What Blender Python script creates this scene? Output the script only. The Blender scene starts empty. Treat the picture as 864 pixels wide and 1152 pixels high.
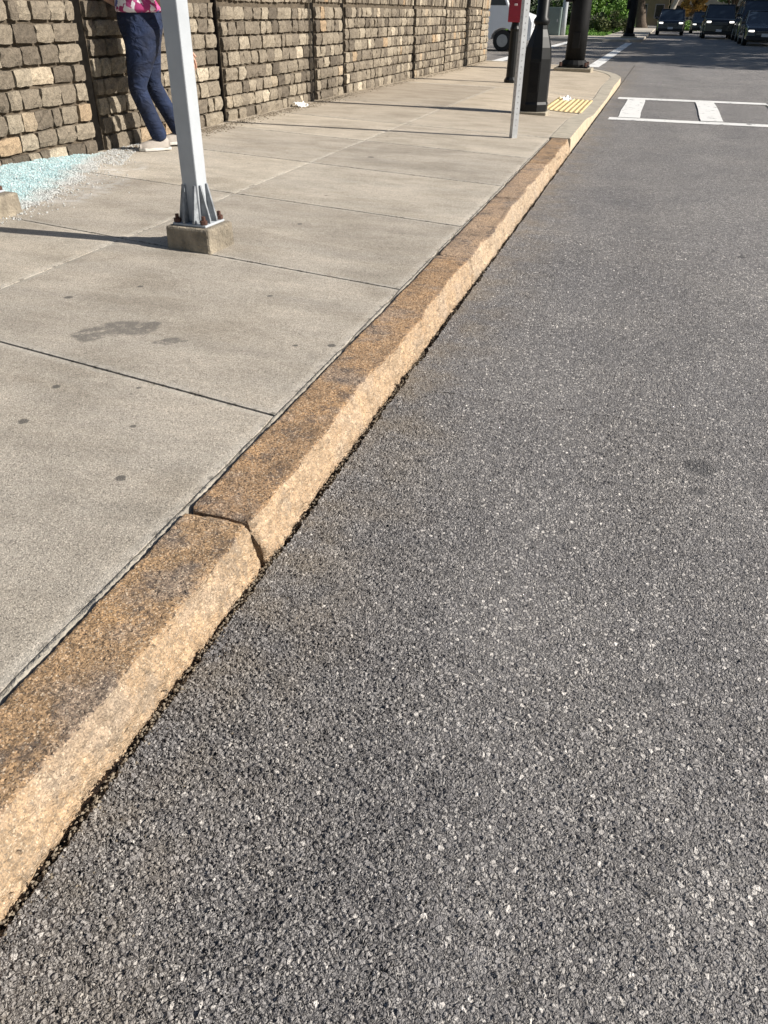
import bpy, bmesh, math, random
import numpy as np
from mathutils import Vector, Matrix, noise as mnoise
R_ = math.radians
random.seed(7); rng = np.random.default_rng(7)
S = bpy.context.scene
COL = S.collection

# ------------------------------------------------------------------ camera
cd = bpy.data.cameras.new('camera'); cam = bpy.data.objects.new('camera', cd); COL.objects.link(cam)
cd.sensor_fit = 'VERTICAL'; cd.sensor_height = 24.0; cd.lens = 860.0/1152.0*24.0
cd.clip_start = 0.02; cd.clip_end = 2000
def cam_matrix(az, pitch, roll):
    fw = Vector((-math.sin(az), math.cos(az), 0)); rt = Vector((math.cos(az), math.sin(az), 0)); up = Vector((0, 0, 1))
    F = fw*math.cos(pitch) - up*math.sin(pitch); U = fw*math.sin(pitch) + up*math.cos(pitch)
    X = rt*math.cos(roll) + U*math.sin(roll); Y = U*math.cos(roll) - rt*math.sin(roll)
    return Matrix(((X.x, Y.x, -F.x), (X.y, Y.y, -F.y), (X.z, Y.z, -F.z))).to_4x4()
cam.matrix_world = Matrix.Translation((0, 0, 1.2)) @ cam_matrix(R_(17.0), R_(33.25), R_(0.9))
S.camera = cam

# ------------------------------------------------------------------ sky, sun, exposure
SUN_EL = 33.0
to_sun = Vector((1.0, 0.12, 0)).normalized()*math.cos(R_(SUN_EL)) + Vector((0, 0, math.sin(R_(SUN_EL))))
w = bpy.data.worlds.new('World'); S.world = w; w.use_nodes = True
wn = w.node_tree; wn.nodes.clear()
sky = wn.nodes.new('ShaderNodeTexSky'); sky.sky_type = 'NISHITA'; sky.sun_disc = False
sky.sun_elevation = R_(SUN_EL); sky.sun_rotation = math.atan2(to_sun.x, to_sun.y)
bg = wn.nodes.new('ShaderNodeBackground'); bg.inputs['Strength'].default_value = 0.05
wo = wn.nodes.new('ShaderNodeOutputWorld')
wn.links.new(sky.outputs[0], bg.inputs[0]); wn.links.new(bg.outputs[0], wo.inputs[0])
ld = bpy.data.lights.new('sun', 'SUN'); ld.energy = 5.0; ld.angle = R_(0.53); ld.color = (1.0, 0.945, 0.865)
sun = bpy.data.objects.new('sun', ld); COL.objects.link(sun)
sun.rotation_euler = to_sun.to_track_quat('Z', 'Y').to_euler(); sun.location = (20, 5, 20)
S.view_settings.view_transform = 'Standard'; S.view_settings.look = 'None'
S.view_settings.gamma = 1; S.view_settings.use_curve_mapping = False
S.view_settings.exposure = 0.62

# ------------------------------------------------------------------ node helper
class G:
    def __init__(s, name, disp=None):
        s.m = bpy.data.materials.new(name); s.m.use_nodes = True; s.t = s.m.node_tree; s.t.nodes.clear()
        s.out = s.t.nodes.new('ShaderNodeOutputMaterial'); s.b = s.t.nodes.new('ShaderNodeBsdfPrincipled')
        s.t.links.new(s.b.outputs[0], s.out.inputs[0])
        if disp: s.m.displacement_method = disp
    def put(s, sock, v):
        if isinstance(v, bpy.types.NodeSocket): s.t.links.new(v, sock)
        elif v is not None:
            if isinstance(v, (tuple, list)) and sock.type == 'RGBA' and len(v) == 3: v = (*v, 1)
            sock.default_value = v
    def n(s, typ, ins=None, **kw):
        k = s.t.nodes.new(typ)
        for a, b in kw.items(): setattr(k, a, b)
        for a, b in (ins or {}).items(): s.put(k.inputs[a], b)
        return k
    def obj(s): return s.n('ShaderNodeTexCoord').outputs['Object']
    def scale(s, v, x, y, z, off=(0, 0, 0)): return s.n('ShaderNodeMapping', {0: v, 3: (x, y, z), 1: off}).outputs[0]
    def m_(s, op, a, b=None, c=None, clamp=False):
        k = s.n('ShaderNodeMath', operation=op, use_clamp=clamp); s.put(k.inputs[0], a)
        if b is not None: s.put(k.inputs[1], b)
        if c is not None: s.put(k.inputs[2], c)
        return k.outputs[0]
    def noise(s, v, sc, det=3, rough=.55, col=False, dist=0):
        k = s.n('ShaderNodeTexNoise', {'Vector': v, 'Scale': sc, 'Detail': det, 'Roughness': rough, 'Distortion': dist})
        return k.outputs['Color' if col else 'Fac']
    def vor(s, v, sc, feature='F1'):
        return s.n('ShaderNodeTexVoronoi', {'Vector': v, 'Scale': sc}, feature=feature)
    def ramp(s, f, stops, interp='LINEAR'):
        k = s.n('ShaderNodeValToRGB', {0: f}); r = k.color_ramp; r.interpolation = interp
        while len(r.elements) < len(stops): r.elements.new(0.5)
        for e, (p, c) in zip(r.elements, stops):
            e.position = p; e.color = (c, c, c, 1) if isinstance(c, (int, float)) else (*c, 1)
        return k.outputs[0]
    def mr(s, v, a, b, c=0., d=1., smooth=True):
        return s.n('ShaderNodeMapRange', {0: v, 1: a, 2: b, 3: c, 4: d}, interpolation_type='SMOOTHSTEP' if smooth else 'LINEAR', clamp=True).outputs[0]
    def mix(s, f, a, b, blend='MIX'):
        k = s.n('ShaderNodeMix', data_type='RGBA', blend_type=blend, clamp_factor=True)
        s.put(k.inputs[0], f); s.put(k.inputs[6], a); s.put(k.inputs[7], b); return k.outputs[2]
    def sep(s, c): return s.n('ShaderNodeSeparateColor', {0: c}).outputs
    def xyz(s, v): return s.n('ShaderNodeSeparateXYZ', {0: v}).outputs
    def warp(s, v, sc, amt):
        c = s.noise(v, sc, 2, col=True)
        d = s.n('ShaderNodeVectorMath', {0: c, 1: (.5, .5, .5)}, operation='SUBTRACT').outputs[0]
        d = s.n('ShaderNodeVectorMath', {0: d, 'Scale': amt}, operation='SCALE').outputs[0]
        return s.n('ShaderNodeVectorMath', {0: v, 1: d}, operation='ADD').outputs[0]
    def bump(s, h, dist, strength=1.):
        k = s.n('ShaderNodeBump', {'Height': h, 'Distance': dist, 'Strength': strength}); s.put(s.b.inputs['Normal'], k.outputs[0])
    def disp(s, h, sc, mid=0.):
        k = s.n('ShaderNodeDisplacement', {'Height': h, 'Scale': sc, 'Midlevel': mid}); s.t.links.new(k.outputs[0], s.out.inputs['Displacement'])
    def fin(s, col=None, rough=None, **kw):
        s.put(s.b.inputs['Base Color'], col); s.put(s.b.inputs['Roughness'], rough)
        for a, b in kw.items(): s.put(s.b.inputs[a.replace('_', ' ')], b)
        return s.m

def simple(name, col, rough=.6, var=.15, sc=8, bump=0, bsc=60, **kw):
    g = G(name); v = g.obj(); n = g.noise(v, sc, 4)
    lo = tuple(c*(1-var) for c in col); hi = tuple(min(1, c*(1+var)) for c in col)
    if bump: g.bump(g.noise(v, bsc, 3), bump)
    return g.fin(g.ramp(n, [(.3, lo), (.7, hi)]), rough, **kw)

# ------------------------------------------------------------------ materials of the setting
def mat_asphalt():
    g = G('asphalt', 'BOTH'); v = g.obj(); wv = g.warp(g.warp(v, 150, .007), 60, .006)
    def stones(sc, lo, hi):
        f = g.vor(wv, sc); e = g.vor(wv, sc, 'DISTANCE_TO_EDGE').outputs['Distance']; c = f.outputs['Color']; cs = g.sep(c)
        d = g.n('ShaderNodeVectorMath', {0: wv, 1: f.outputs['Position']}, operation='SUBTRACT').outputs[0]
        r = g.n('ShaderNodeVectorMath', {0: c, 1: (.5, .5, .5)}, operation='SUBTRACT').outputs[0]
        tilt = g.m_('MULTIPLY', g.n('ShaderNodeVectorMath', {0: d, 1: r}, operation='DOT_PRODUCT').outputs['Value'], sc*1.5)
        mask = g.mr(e, lo, hi)
        return mask, cs, g.m_('MULTIPLY', mask, g.m_('ADD', g.m_('ADD', g.m_('MULTIPLY', cs[0], .45), .55), tilt))
    ma, ca, ha = stones(100, .02, .24)
    mb, cb, hb = stones(200, .02, .24)
    sel = g.mr(ca[1], .05, .25, .45, 1)                       # the rest is fines packed with binder
    h = g.m_('ADD', g.m_('MULTIPLY', g.m_('MULTIPLY', ha, sel), 1.), g.m_('MULTIPLY', hb, .32))
    h = g.m_('ADD', h, g.m_('MULTIPLY', g.noise(v, 480, 2), .13))
    h = g.m_('ADD', h, g.m_('MULTIPLY', g.noise(v, 14, 3), .8))
    wear = g.noise(v, 1.3, 4)
    pav = g.mr(g.noise(g.scale(v, 1.2, .25, 1), 1.1, 3), .35, .65, .7, 1.15)
    h = g.m_('MULTIPLY', h, pav)
    h = g.m_('MULTIPLY', h, g.mr(g.xyz(v)[0], .1, .8, 1.05, .82))
    g.disp(h, .0058, .6)
    # binder, and the stones of the aggregate worn bare at their tops
    stone = g.ramp(ca[2], [(0, (.15, .144, .146)), (.35, (.24, .232, .229)), (.65, (.31, .298, .289)), (.92, (.40, .383, .365)), (1, (.54, .515, .485))])
    fine = g.ramp(cb[1], [(0, (.12, .116, .118)), (.5, (.20, .194, .191)), (.85, (.28, .27, .26)), (1, (.40, .385, .365))])
    base = g.mix(mb, (.075, .072, .073), fine)
    col = g.mix(g.m_('MULTIPLY', ma, sel), base, stone)
    spk = g.sep(g.vor(wv, 40).outputs['Color'])
    col = g.mix(1., col, g.ramp(spk[0], [(0, .86), (.5, .98), (.9, 1.05), (1, 1.14)]), 'MULTIPLY')
    col = g.mix(1., col, g.ramp(wear, [(.25, (.92, .91, .92)), (.7, (1.24, 1.21, 1.17))]), 'MULTIPLY')
    # dusty sand in the gutter, and a few oil drips
    x = g.xyz(v)
    dust = g.m_('MULTIPLY', g.mr(x[0], -.76, -.28, 1, 0), g.mr(g.noise(v, 5, 4), .35, .7))
    col = g.mix(g.m_('MULTIPLY', dust, .55), col, (.25, .205, .15))
    oil = g.vor(g.warp(v, 14, .1), 1.15); od = g.m_('ADD', oil.outputs['Distance'], g.m_('MULTIPLY', g.noise(v, 30, 3), .06))
    oc = g.sep(oil.outputs['Color'])
    om = g.m_('MULTIPLY', g.mr(od, .055, .1, 1, 0), g.m_('GREATER_THAN', oc[0], .55))
    col = g.mix(g.m_('MULTIPLY', om, .55), col, (.03, .03, .033))
    os_ = spots(g, g.warp(v, 18, .07), [(.215, 1.28, .032), (.33, 2.15, .035), (.34, 2.32, .06), (1.0, 2.6, .06)])
    col = g.mix(g.m_('MULTIPLY', os_, .5), col, (.05, .05, .053))
    return g.fin(col, g.mr(ca[0], 0, 1, .6, .9), Specular_IOR_Level=.4)

def mat_granite(name, tint, seed, pale):
    g = G(name, 'BOTH'); v0 = g.obj(); v = g.scale(v0, 1, 1, 1, (seed*3.1, seed*1.7, 0))
    x = g.xyz(v0); grain = g.vor(g.warp(v, 140, .008), 290); gc = g.sep(grain.outputs['Color'])
    big = g.noise(v, 5, 5, .6); mid = g.noise(v, 34, 5, .7); mid2 = g.noise(v, 85, 3, .7)
    t = tint
    k = g.m_('ADD', g.m_('MULTIPLY', gc[0], .5), g.m_('ADD', g.m_('MULTIPLY', mid, .35), g.m_('MULTIPLY', mid2, .3)))
    col = g.ramp(k, [(.22, (.045, .035, .03)), (.36, tuple(c*.42 for c in t)), (.52, tuple(c*.8 for c in t)), (.66, tuple(c*1.05 for c in t)), (.80, tuple(min(1, c*1.35) for c in t)), (.93, (.60, .52, .42))])
    col = g.mix(1., col, g.ramp(big, [(.32, (.66, .64, .62)), (.5, (1., .97, .94)), (.68, (1.2, 1.12, 1.0))]), 'MULTIPLY')
    grey = g.mr(g.noise(v, 4.3, 4, .6), .52, .66)
    col = g.mix(g.m_('MULTIPLY', grey, .42), col, g.ramp(k, [(.3, (.07, .065, .066)), (.6, (.22, .20, .19)), (.85, (.44, .40, .36))]))
    dirt = g.mr(g.m_('ADD', g.noise(v, 11, 5, .7), g.m_('MULTIPLY', g.noise(v, 60, 2), .2)), .62, .76)
    col = g.mix(g.m_('MULTIPLY', dirt, .6), col, (.055, .05, .052))
    fl = g.vor(g.warp(v, 160, .006), 215); fc = g.sep(fl.outputs['Color'])
    fm = g.mr(fl.outputs['Distance'], .25, .55, 1, 0)
    col = g.mix(g.m_('MULTIPLY', fm, g.mr(fc[0], .66, .8, 0, .75)), col, (.66, .54, .40))
    col = g.mix(g.m_('MULTIPLY', fm, g.mr(fc[1], .66, .8, 0, .75)), col, (.05, .042, .04))
    # paler split front face below the top
    face = g.sep(g.n('ShaderNodeAttribute', attribute_name='face').outputs['Color'])[0]
    face = g.mr(g.m_('ADD', face, g.m_('MULTIPLY', g.m_('SUBTRACT', mid, .5), .8)), .3, .7)
    col = g.mix(g.m_('MULTIPLY', face, pale), col, g.mix(g.m_('ADD', g.m_('MULTIPLY', mid, .6), g.m_('MULTIPLY', gc[1], .4)), (.34, .25, .16), (.74, .60, .44)))
    h = g.m_('ADD', g.m_('MULTIPLY', g.noise(v, 38, 6, .7), 1.5), g.m_('MULTIPLY', mid2, .5))
    fr = g.m_('MULTIPLY', face, g.m_('SUBTRACT', g.noise(g.scale(v, 1, .5, 1.6), 17, 5, .65), .5))
    h = g.m_('ADD', h, g.m_('MULTIPLY', fr, 3.4))
    # chipped facets left by the splitting hammer
    def facets(sc, w):
        fv = g.warp(v, sc*.7, .3/sc); f = g.vor(fv, sc)
        d = g.n('ShaderNodeVectorMath', {0: fv, 1: f.outputs['Position']}, operation='SUBTRACT').outputs[0]
        r = g.n('ShaderNodeVectorMath', {0: f.outputs['Color'], 1: (.5, .5, .5)}, operation='SUBTRACT').outputs[0]
        t_ = g.m_('MULTIPLY', g.n('ShaderNodeVectorMath', {0: d, 1: r}, operation='DOT_PRODUCT').outputs['Value'], sc*w)
        return t_, g.sep(f.outputs['Color'])
    f1, c1 = facets(24, 2.2); f2, c2 = facets(62, 1.1)
    h = g.m_('ADD', h, g.m_('MULTIPLY', g.m_('ADD', f1, f2), g.m_('ADD', g.m_('MULTIPLY', face, .85), .15)))
    pit = g.mr(g.noise(v, 55, 2, .5), .66, .78)
    h = g.m_('SUBTRACT', h, g.m_('MULTIPLY', pit, .7)); col = g.mix(g.m_('MULTIPLY', pit, .45), col, (.06, .05, .045))
    col = g.mix(1., col, g.ramp(c2[0], [(0, .84), (1, 1.14)]), 'MULTIPLY')
    g.disp(h, .007, 1.1)
    return g.fin(col, .75, Specular_IOR_Level=.35)

def spots(g, v, pts):
    acc = None
    for (x, y, r) in pts:
        p = g.n('ShaderNodeVectorMath', {0: v, 1: (x, y, 0)}, operation='SUBTRACT').outputs[0]
        p = g.scale(p, 1, 1, 0)
        d = g.n('ShaderNodeVectorMath', {0: p}, operation='LENGTH').outputs['Value']
        k = g.mr(d, r*.65, r, 1, 0); acc = k if acc is None else g.m_('MAXIMUM', acc, k)
    return acc

def mat_pavement():
    g = G('pavement_concrete'); v = g.obj(); x = g.xyz(v)
    n1 = g.noise(v, 1.1, 5, .6); n2 = g.noise(g.scale(v, .5, 2.2, 1), 3, 4, .6); n3 = g.noise(v, 260, 3, .7)
    col = g.ramp(n1, [(.25, (.415, .372, .314)), (.75, (.535, .482, .41))])
    col = g.mix(.55, col, g.mix(1., col, g.ramp(n2, [(.3, (.78, .79, .80)), (.7, (1.12, 1.1, 1.07))]), 'MULTIPLY'))
    sand = g.vor(v, 330); sc = g.sep(sand.outputs['Color'])
    col = g.mix(1., col, g.ramp(sc[0], [(0, .40), (.15, .80), (.8, 1.08), (1, 1.55)]), 'MULTIPLY')
    col = g.mix(g.mr(x[1], 6, 13, 0, .6), col, (.43, .355, .265))
    pd = spots(g, g.warp(v, 5, .25), [(-3.75, 4.95, .38), (-3.6, 4.5, .3), (-3.95, 5.5, .35)])
    col = g.mix(g.m_('MULTIPLY', pd, g.mr(g.noise(v, 12, 4, .7), .4, .65, 0, .5)), col, (.66, .66, .66))
    tn = g.sep(g.n('ShaderNodeAttribute', attribute_name='tone').outputs['Color'])
    col = g.mix(1., col, g.ramp(tn[0], [(0, (.86, .855, .85)), (1, (1.12, 1.11, 1.08))]), 'MULTIPLY')
    blo = g.noise(g.scale(v, 1, 1.6, 1), 2.2, 6, .7)
    col = g.mix(1., col, g.ramp(blo, [(.35, (.80, .79, .77)), (.55, (1.03, 1.03, 1.03)), (.7, (1.12, 1.12, 1.12))]), 'MULTIPLY')
    eg = g.m_('MULTIPLY', tn[1], g.mr(g.noise(v, 9, 5, .7), .3, .6))
    col = g.mix(g.m_('MULTIPLY', eg, .38), col, (.60, .57, .51))
    ed = g.m_('MULTIPLY', g.mr(tn[1], .55, 1), g.mr(g.noise(v, 28, 4, .7), .5, .62))
    col = g.mix(g.m_('MULTIPLY', ed, .75), col, (.10, .09, .075))
    # wet-looking stain and trodden chewing gum
    wv = g.warp(v, 9, .16)
    st = spots(g, wv, [(-1.86, 2.52, .11), (-1.95, 2.42, .09), (-1.79, 2.58, .06), (-1.62, 2.45, .05)])
    st = g.m_('MULTIPLY', st, g.mr(g.noise(v, 22, 4, .7), .3, .5))
    col = g.mix(g.m_('MULTIPLY', st, .62), col, (.085, .08, .075))
    gv = g.warp(v, 60, .012)
    gum = spots(g, gv, [(-1.22, 1.51, .019), (-1.69, 1.70, .02), (-1.76, 1.95, .017), (-1.50, 2.04, .011), (-1.03, 2.64, .02), (-1.16, 2.59, .013), (-1.36, 1.79, .011), (-2.3, 2.75, .022), (-2.1, 3.0, .016), (-2.28, 6.9, .035), (-1.5, 3.1, .015), (-1.9, 4.4, .02)])
    rg = g.vor(gv, 2.1); rc = g.sep(rg.outputs['Color'])
    rs = g.m_('MULTIPLY', g.mr(rg.outputs['Distance'], .02, .034, 1, 0), g.m_('GREATER_THAN', rc[0], .3))
    ch = g.vor(gv, 11); rs2 = g.m_('MULTIPLY', g.mr(ch.outputs['Distance'], .05, .085, 1, 0), g.m_('GREATER_THAN', g.sep(ch.outputs['Color'])[1], .72))
    col = g.mix(g.m_('MULTIPLY', rs2, .55), col, (.11, .10, .085))
    col = g.mix(g.m_('MULTIPLY', g.m_('MAXIMUM', gum, rs), .75), col, (.06, .057, .055))
    # brown dirt that gathers along the foot of the wall
    db = g.m_('MULTIPLY', g.mr(x[0], -4.5, -4.0, 1, 0), g.mr(g.noise(v, 7, 5, .7), .35, .62))
    col = g.mix(g.m_('MULTIPLY', db, .6), col, (.19, .145, .09))
    g.bump(g.m_('ADD', g.m_('MULTIPLY', n3, 1.1), g.m_('ADD', g.noise(v, 25, 4), g.m_('MULTIPLY', n2, 1.))), .004)
    return g.fin(col, .85, Specular_IOR_Level=.3)

def mat_wallstone():
    g = G('wall_stone'); v = g.obj(); at = g.n('ShaderNodeAttribute', attribute_name='tone'); c = g.sep(at.outputs['Color'])
    col = g.ramp(c[0], [(0, (.11, .09, .067)), (.3, (.185, .155, .118)), (.6, (.27, .23, .175)), (.85, (.37, .32, .245)), (.94, (.38, .27, .165)), (1, (.5, .435, .335))])
    n = g.noise(v, 26, 5, .7); sp = g.sep(g.vor(v, 210).outputs['Color'])
    col = g.mix(1., col, g.ramp(n, [(.25, (.55, .54, .53)), (.7, (1.2, 1.18, 1.15))]), 'MULTIPLY')
    col = g.mix(1., col, g.ramp(sp[0], [(0, .55), (.3, .95), (1, 1.15)]), 'MULTIPLY')
    g.bump(g.m_('ADD', n, g.m_('MULTIPLY', g.noise(v, 120, 3), .4)), .02)
    return g.fin(col, .9)

M = {}
M['asphalt'] = mat_asphalt()
GRAN = [mat_granite('granite_golden', (.375, .25, .142), 1, .34), mat_granite('granite_tan', (.38, .248, .142), 2, .4), mat_granite('granite_rosy', (.40, .29, .20), 3, .5), mat_granite('granite_brown', (.37, .25, .15), 5, .46)]
M['pave'] = mat_pavement()
M['stone'] = mat_wallstone()
M['mortar'] = simple('mortar', (.095, .074, .05), .95, .3, 12, .02, 50)
M['joint_shadow'] = simple('joint_and_shadow_filler', (.010, .009, .008), 1., .3, 20, Specular_IOR_Level=0.)
M['dirt'] = simple('gap_dirt', (.028, .024, .02), .98, .5, 60, .01, 90)
M['concrete'] = simple('old_concrete', (.33, .29, .22), .9, .25, 14, .01, 90)
M['footing'] = simple('dark_footing', (.24, .205, .155), .9, .45, 11, .012, 70)  # darker and more mottled than the old concrete
M['kerbconc'] = simple('kerb_concrete', (.41, .365, .29), .85, .18, 9, .006, 120)
M['kerbface'] = simple('kerb_face_concrete', (.49, .40, .28), .85, .2, 9, .01, 60)
def mat_paint(name, col, under=(.10, .098, .097)):
    g = G(name); v = g.obj(); n = g.m_('ADD', g.noise(v, 7, 5, .7), g.m_('MULTIPLY', g.noise(v, 90, 2), .25))
    c = g.mix(g.mr(n, .70, .80), g.mix(g.noise(v, 2, 3), tuple(k*.88 for k in col), col), under)
    g.bump(g.noise(v, 160, 3), .003); return g.fin(c, .7)
M['white_paint'] = mat_paint('road_paint_white', (.78, .77, .74))
M['tactile'] = mat_paint('tactile_yellow', (.58, .46, .27), (.42, .36, .27))
M['galv'] = simple('galvanised_steel', (.47, .48, .49), .45, .12, 18, Metallic=.35)
M['postpaint'] = simple('post_grey_paint', (.40, .425, .45), .5, .08, 6, .001, 80)
M['gusset'] = simple('dark_bracket_paint', (.22, .235, .25), .65, .4, 22, .002, 90)  # darker and more mottled than the post paint
M['rust'] = simple('rusty_bolt', (.07, .03, .02), .8, .4, 40)
M['black'] = simple('black_gloss_paint', (.006, .0065, .007), .45, .3, 12, Specular_IOR_Level=.25)
M['blackm'] = simple('black_worn_paint', (.008, .008, .0085), .65, .4, 8, Specular_IOR_Level=.2)
M['red'] = simple('red_enamel', (.27, .008, .028), .4, .15, 6)
M['label_dark'] = simple('hole_shade', (.24, .24, .24), .8, .2, 30)
M['label'] = simple('pale_label', (.6, .5, .5), .6, .2, 60)

# ------------------------------------------------------------------ mesh helpers
def link(name, me, parent=None):
    o = bpy.data.objects.new(name, me); COL.objects.link(o)
    if parent is not None: o.parent = parent
    return o
def tag(o, label=None, cat=None, group=None, kind=None):
    if label: o['label'] = label
    if cat: o['category'] = cat
    if group: o['group'] = group
    if kind: o['kind'] = kind
    return o
def empty(name, loc, rz=0, label=None, cat=None, group=None):
    o = bpy.data.objects.new(name, None); COL.objects.link(o); o.location = loc; o.rotation_euler = (0, 0, rz); o.empty_display_size = .1
    return tag(o, label, cat, group)
def mesh(name, V, F, mats, parent=None, smooth=False, mi=None):
    me = bpy.data.meshes.new(name); me.from_pydata([tuple(map(float, p)) for p in V], [], F)
    for m in (mats if isinstance(mats, list) else [mats]): me.materials.append(m)
    if mi is not None: me.polygons.foreach_set('material_index', np.array(mi, np.int32))
    if smooth: me.polygons.foreach_set('use_smooth', np.ones(len(me.polygons), bool))
    me.update(); return link(name, me, parent)
class MB:
    def __init__(s): s.V = []; s.F = []; s.I = []; s.mi = 0
    def add(s, V, F):
        k = len(s.V); s.V += [tuple(p) for p in V]; s.F += [tuple(i+k for i in f) for f in F]; s.I += [s.mi]*len(F)
    def box(s, c, d, rz=0, taper=1., tilt=None):
        x, y, z = (k/2 for k in d); P = []
        for sz in (-1, 1):
            t = 1 if sz < 0 else taper
            for sx, sy in ((-1, -1), (1, -1), (1, 1), (-1, 1)): P.append(Vector((sx*x*t, sy*y*t, sz*z)))
        Mx = Matrix.Rotation(rz, 3, 'Z')
        if tilt: Mx = Mx @ Matrix.Rotation(tilt[0], 3, tilt[1])
        s.add([Mx @ p + Vector(c) for p in P], [(3, 2, 1, 0), (4, 5, 6, 7), (0, 1, 5, 4), (1, 2, 6, 5), (2, 3, 7, 6), (3, 0, 4, 7)])
    def tube(s, pts, rad, n=12, cap=True, phase=0):
        pts = [Vector(p) for p in pts]; rad = rad if isinstance(rad, (list, tuple)) else [rad]*len(pts); V = []; F = []
        for i, p in enumerate(pts):
            d = (pts[min(i+1, len(pts)-1)] - pts[max(i-1, 0)]).normalized()
            ref = Vector((0, 0, 1)) if abs(d.z) < .9 else Vector((1, 0, 0))
            a = d.cross(ref).normalized(); b = d.cross(a)
            for k in range(n):
                t = 2*math.pi*k/n + phase; V.append(p + (a*math.cos(t) + b*math.sin(t))*rad[i])
        for i in range(len(pts)-1):
            for k in range(n): F.append((i*n+k, i*n+(k+1) % n, (i+1)*n+(k+1) % n, (i+1)*n+k))
        if cap: F.append(tuple(range(n-1, -1, -1))); F.append(tuple((len(pts)-1)*n+k for k in range(n)))
        s.add(V, F)
    def lathe(s, prof, c=(0, 0, 0), n=16, phase=0): s.tube([(c[0], c[1], c[2]+z) for r, z in prof], [r for r, z in prof], n, True, phase)
    def prism(s, poly, a, b, axis='y'):
        n = len(poly); f = (lambda p, q: (p[0], q, p[1])) if axis == 'y' else ((lambda p, q: (q, p[0], p[1])) if axis == 'x' else (lambda p, q: (p[0], p[1], q)))
        s.add([f(p, a) for p in poly] + [f(p, b) for p in poly], [tuple(range(n)), tuple(range(2*n-1, n-1, -1))] + [(i, i+n, (i+1) % n+n, (i+1) % n) for i in range(n)])
    def build(s, name, mats, parent=None, bevel=0, smooth=False, seg=2):
        o = mesh(name, s.V, s.F, mats, parent, smooth, s.I)
        bm = bmesh.new(); bm.from_mesh(o.data); bmesh.ops.recalc_face_normals(bm, faces=bm.faces); bm.to_mesh(o.data); bm.free()
        if bevel:
            md = o.modifiers.new('bevel', 'BEVEL'); md.width = bevel; md.segments = seg; md.limit_method = 'ANGLE'; md.angle_limit = R_(35)
        return o
def copy_tree(o, parent=None):
    c = o.copy(); COL.objects.link(c)
    if parent is not None: c.parent = parent
    for ch in list(o.children): copy_tree(ch, c)
    return c
def grid_mesh(name, X, Y, Z, mats, parent=None, smooth=True):
    ny, nx = X.shape; V = np.stack([X, Y, Z], -1).reshape(-1, 3)
    i = np.arange(ny-1)[:, None]*nx + np.arange(nx-1)[None]
    F = np.stack([i, i+1, i+nx+1, i+nx], -1).reshape(-1, 4)
    me = bpy.data.meshes.new(name); me.vertices.add(len(V)); me.vertices.foreach_set('co', V.ravel().astype(np.float32))
    me.loops.add(F.size); me.loops.foreach_set('vertex_index', F.ravel().astype(np.int32))
    me.polygons.add(len(F)); me.polygons.foreach_set('loop_start', np.arange(0, F.size, 4, dtype=np.int32))
    me.polygons.foreach_set('use_smooth', np.full(len(F), smooth))
    for m in (mats if isinstance(mats, list) else [mats]): me.materials.append(m)
    me.update(calc_edges=True); me.validate(); return link(name, me, parent)
def sstep(a, b, x): t = np.clip((x-a)/(b-a), 0, 1); return t*t*(3-2*t)

# ------------------------------------------------------------------ the setting: ground and road
tag(mesh('ground', [(-400, -300, -.06), (400, -300, -.06), (400, 500, -.06), (-400, 500, -.06)], [(0, 1, 2, 3)], simple('earth', (.075, .065, .045), .95, .4, .6)), kind='structure')

def road():
    me_parts = []
    # finer cells near the viewer's feet, coarse ones further along
    blocks = [(-.742, 1.7, -.1, 1.25, .0026), (-.742, 2.6, 1.25, 2.6, .0048), (-.742, 4.0, 2.6, 5.2, .010),
              (-.742, 9.2, 5.2, 26, .12), (1.7, 9.2, -.1, 1.25, .12), (2.6, 9.2, 1.25, 2.6, .12), (4.0, 9.2, 2.6, 5.2, .12),
              (-.742, 9.2, -30, -.1, .6), (-60, -.742, 18.6, 48.2, .6), (-.742, 9.2, 26, 48.2, .6), (-1.25, 9.2, 48.2, 180, 2.)]
    V = []; F = []; k = 0
    for x0, x1, y0, y1, d in blocks:
        nx = max(2, int((x1-x0)/d)+1); ny = max(2, int((y1-y0)/d)+1)
        X, Y = np.meshgrid(np.linspace(x0, x1, nx), np.linspace(y0, y1, ny))
        if x0 == -.742 and d < .5:                    # the ragged seam along the kerb
            e = np.array([mnoise.noise((0, y*6, 0))*.012 + mnoise.noise((3, y*34, 0))*.010 + mnoise.noise((3, y*90, 7))*.005 + .011 for y in Y[:, 0]])
            X[:, 0] += e; X[:, 1] += e*.5
        Z = np.zeros_like(X)
        if d == .12 or y0 == 26: Z[0] = -.012; Y[0] -= .06
        if d == .12 and x0 > 0: Z[:, 0] = -.012; X[:, 0] -= .04
        V.append(np.stack([X, Y, Z], -1).reshape(-1, 3))
        i = np.arange(ny-1)[:, None]*nx + np.arange(nx-1)[None]
        F.append(np.stack([i, i+1, i+nx+1, i+nx], -1).reshape(-1, 4)+k); k += nx*ny
    V = np.concatenate(V); F = np.concatenate(F)
    me = bpy.data.meshes.new('road'); me.vertices.add(len(V)); me.vertices.foreach_set('co', V.ravel().astype(np.float32))
    me.loops.add(F.size); me.loops.foreach_set('vertex_index', F.ravel().astype(np.int32))
    me.polygons.add(len(F)); me.polygons.foreach_set('loop_start', np.arange(0, F.size, 4, dtype=np.int32))
    me.polygons.foreach_set('use_smooth', np.ones(len(F), bool)); me.materials.append(M['asphalt']); me.update(calc_edges=True)
    return tag(link('road', me), kind='structure')
road()

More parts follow.
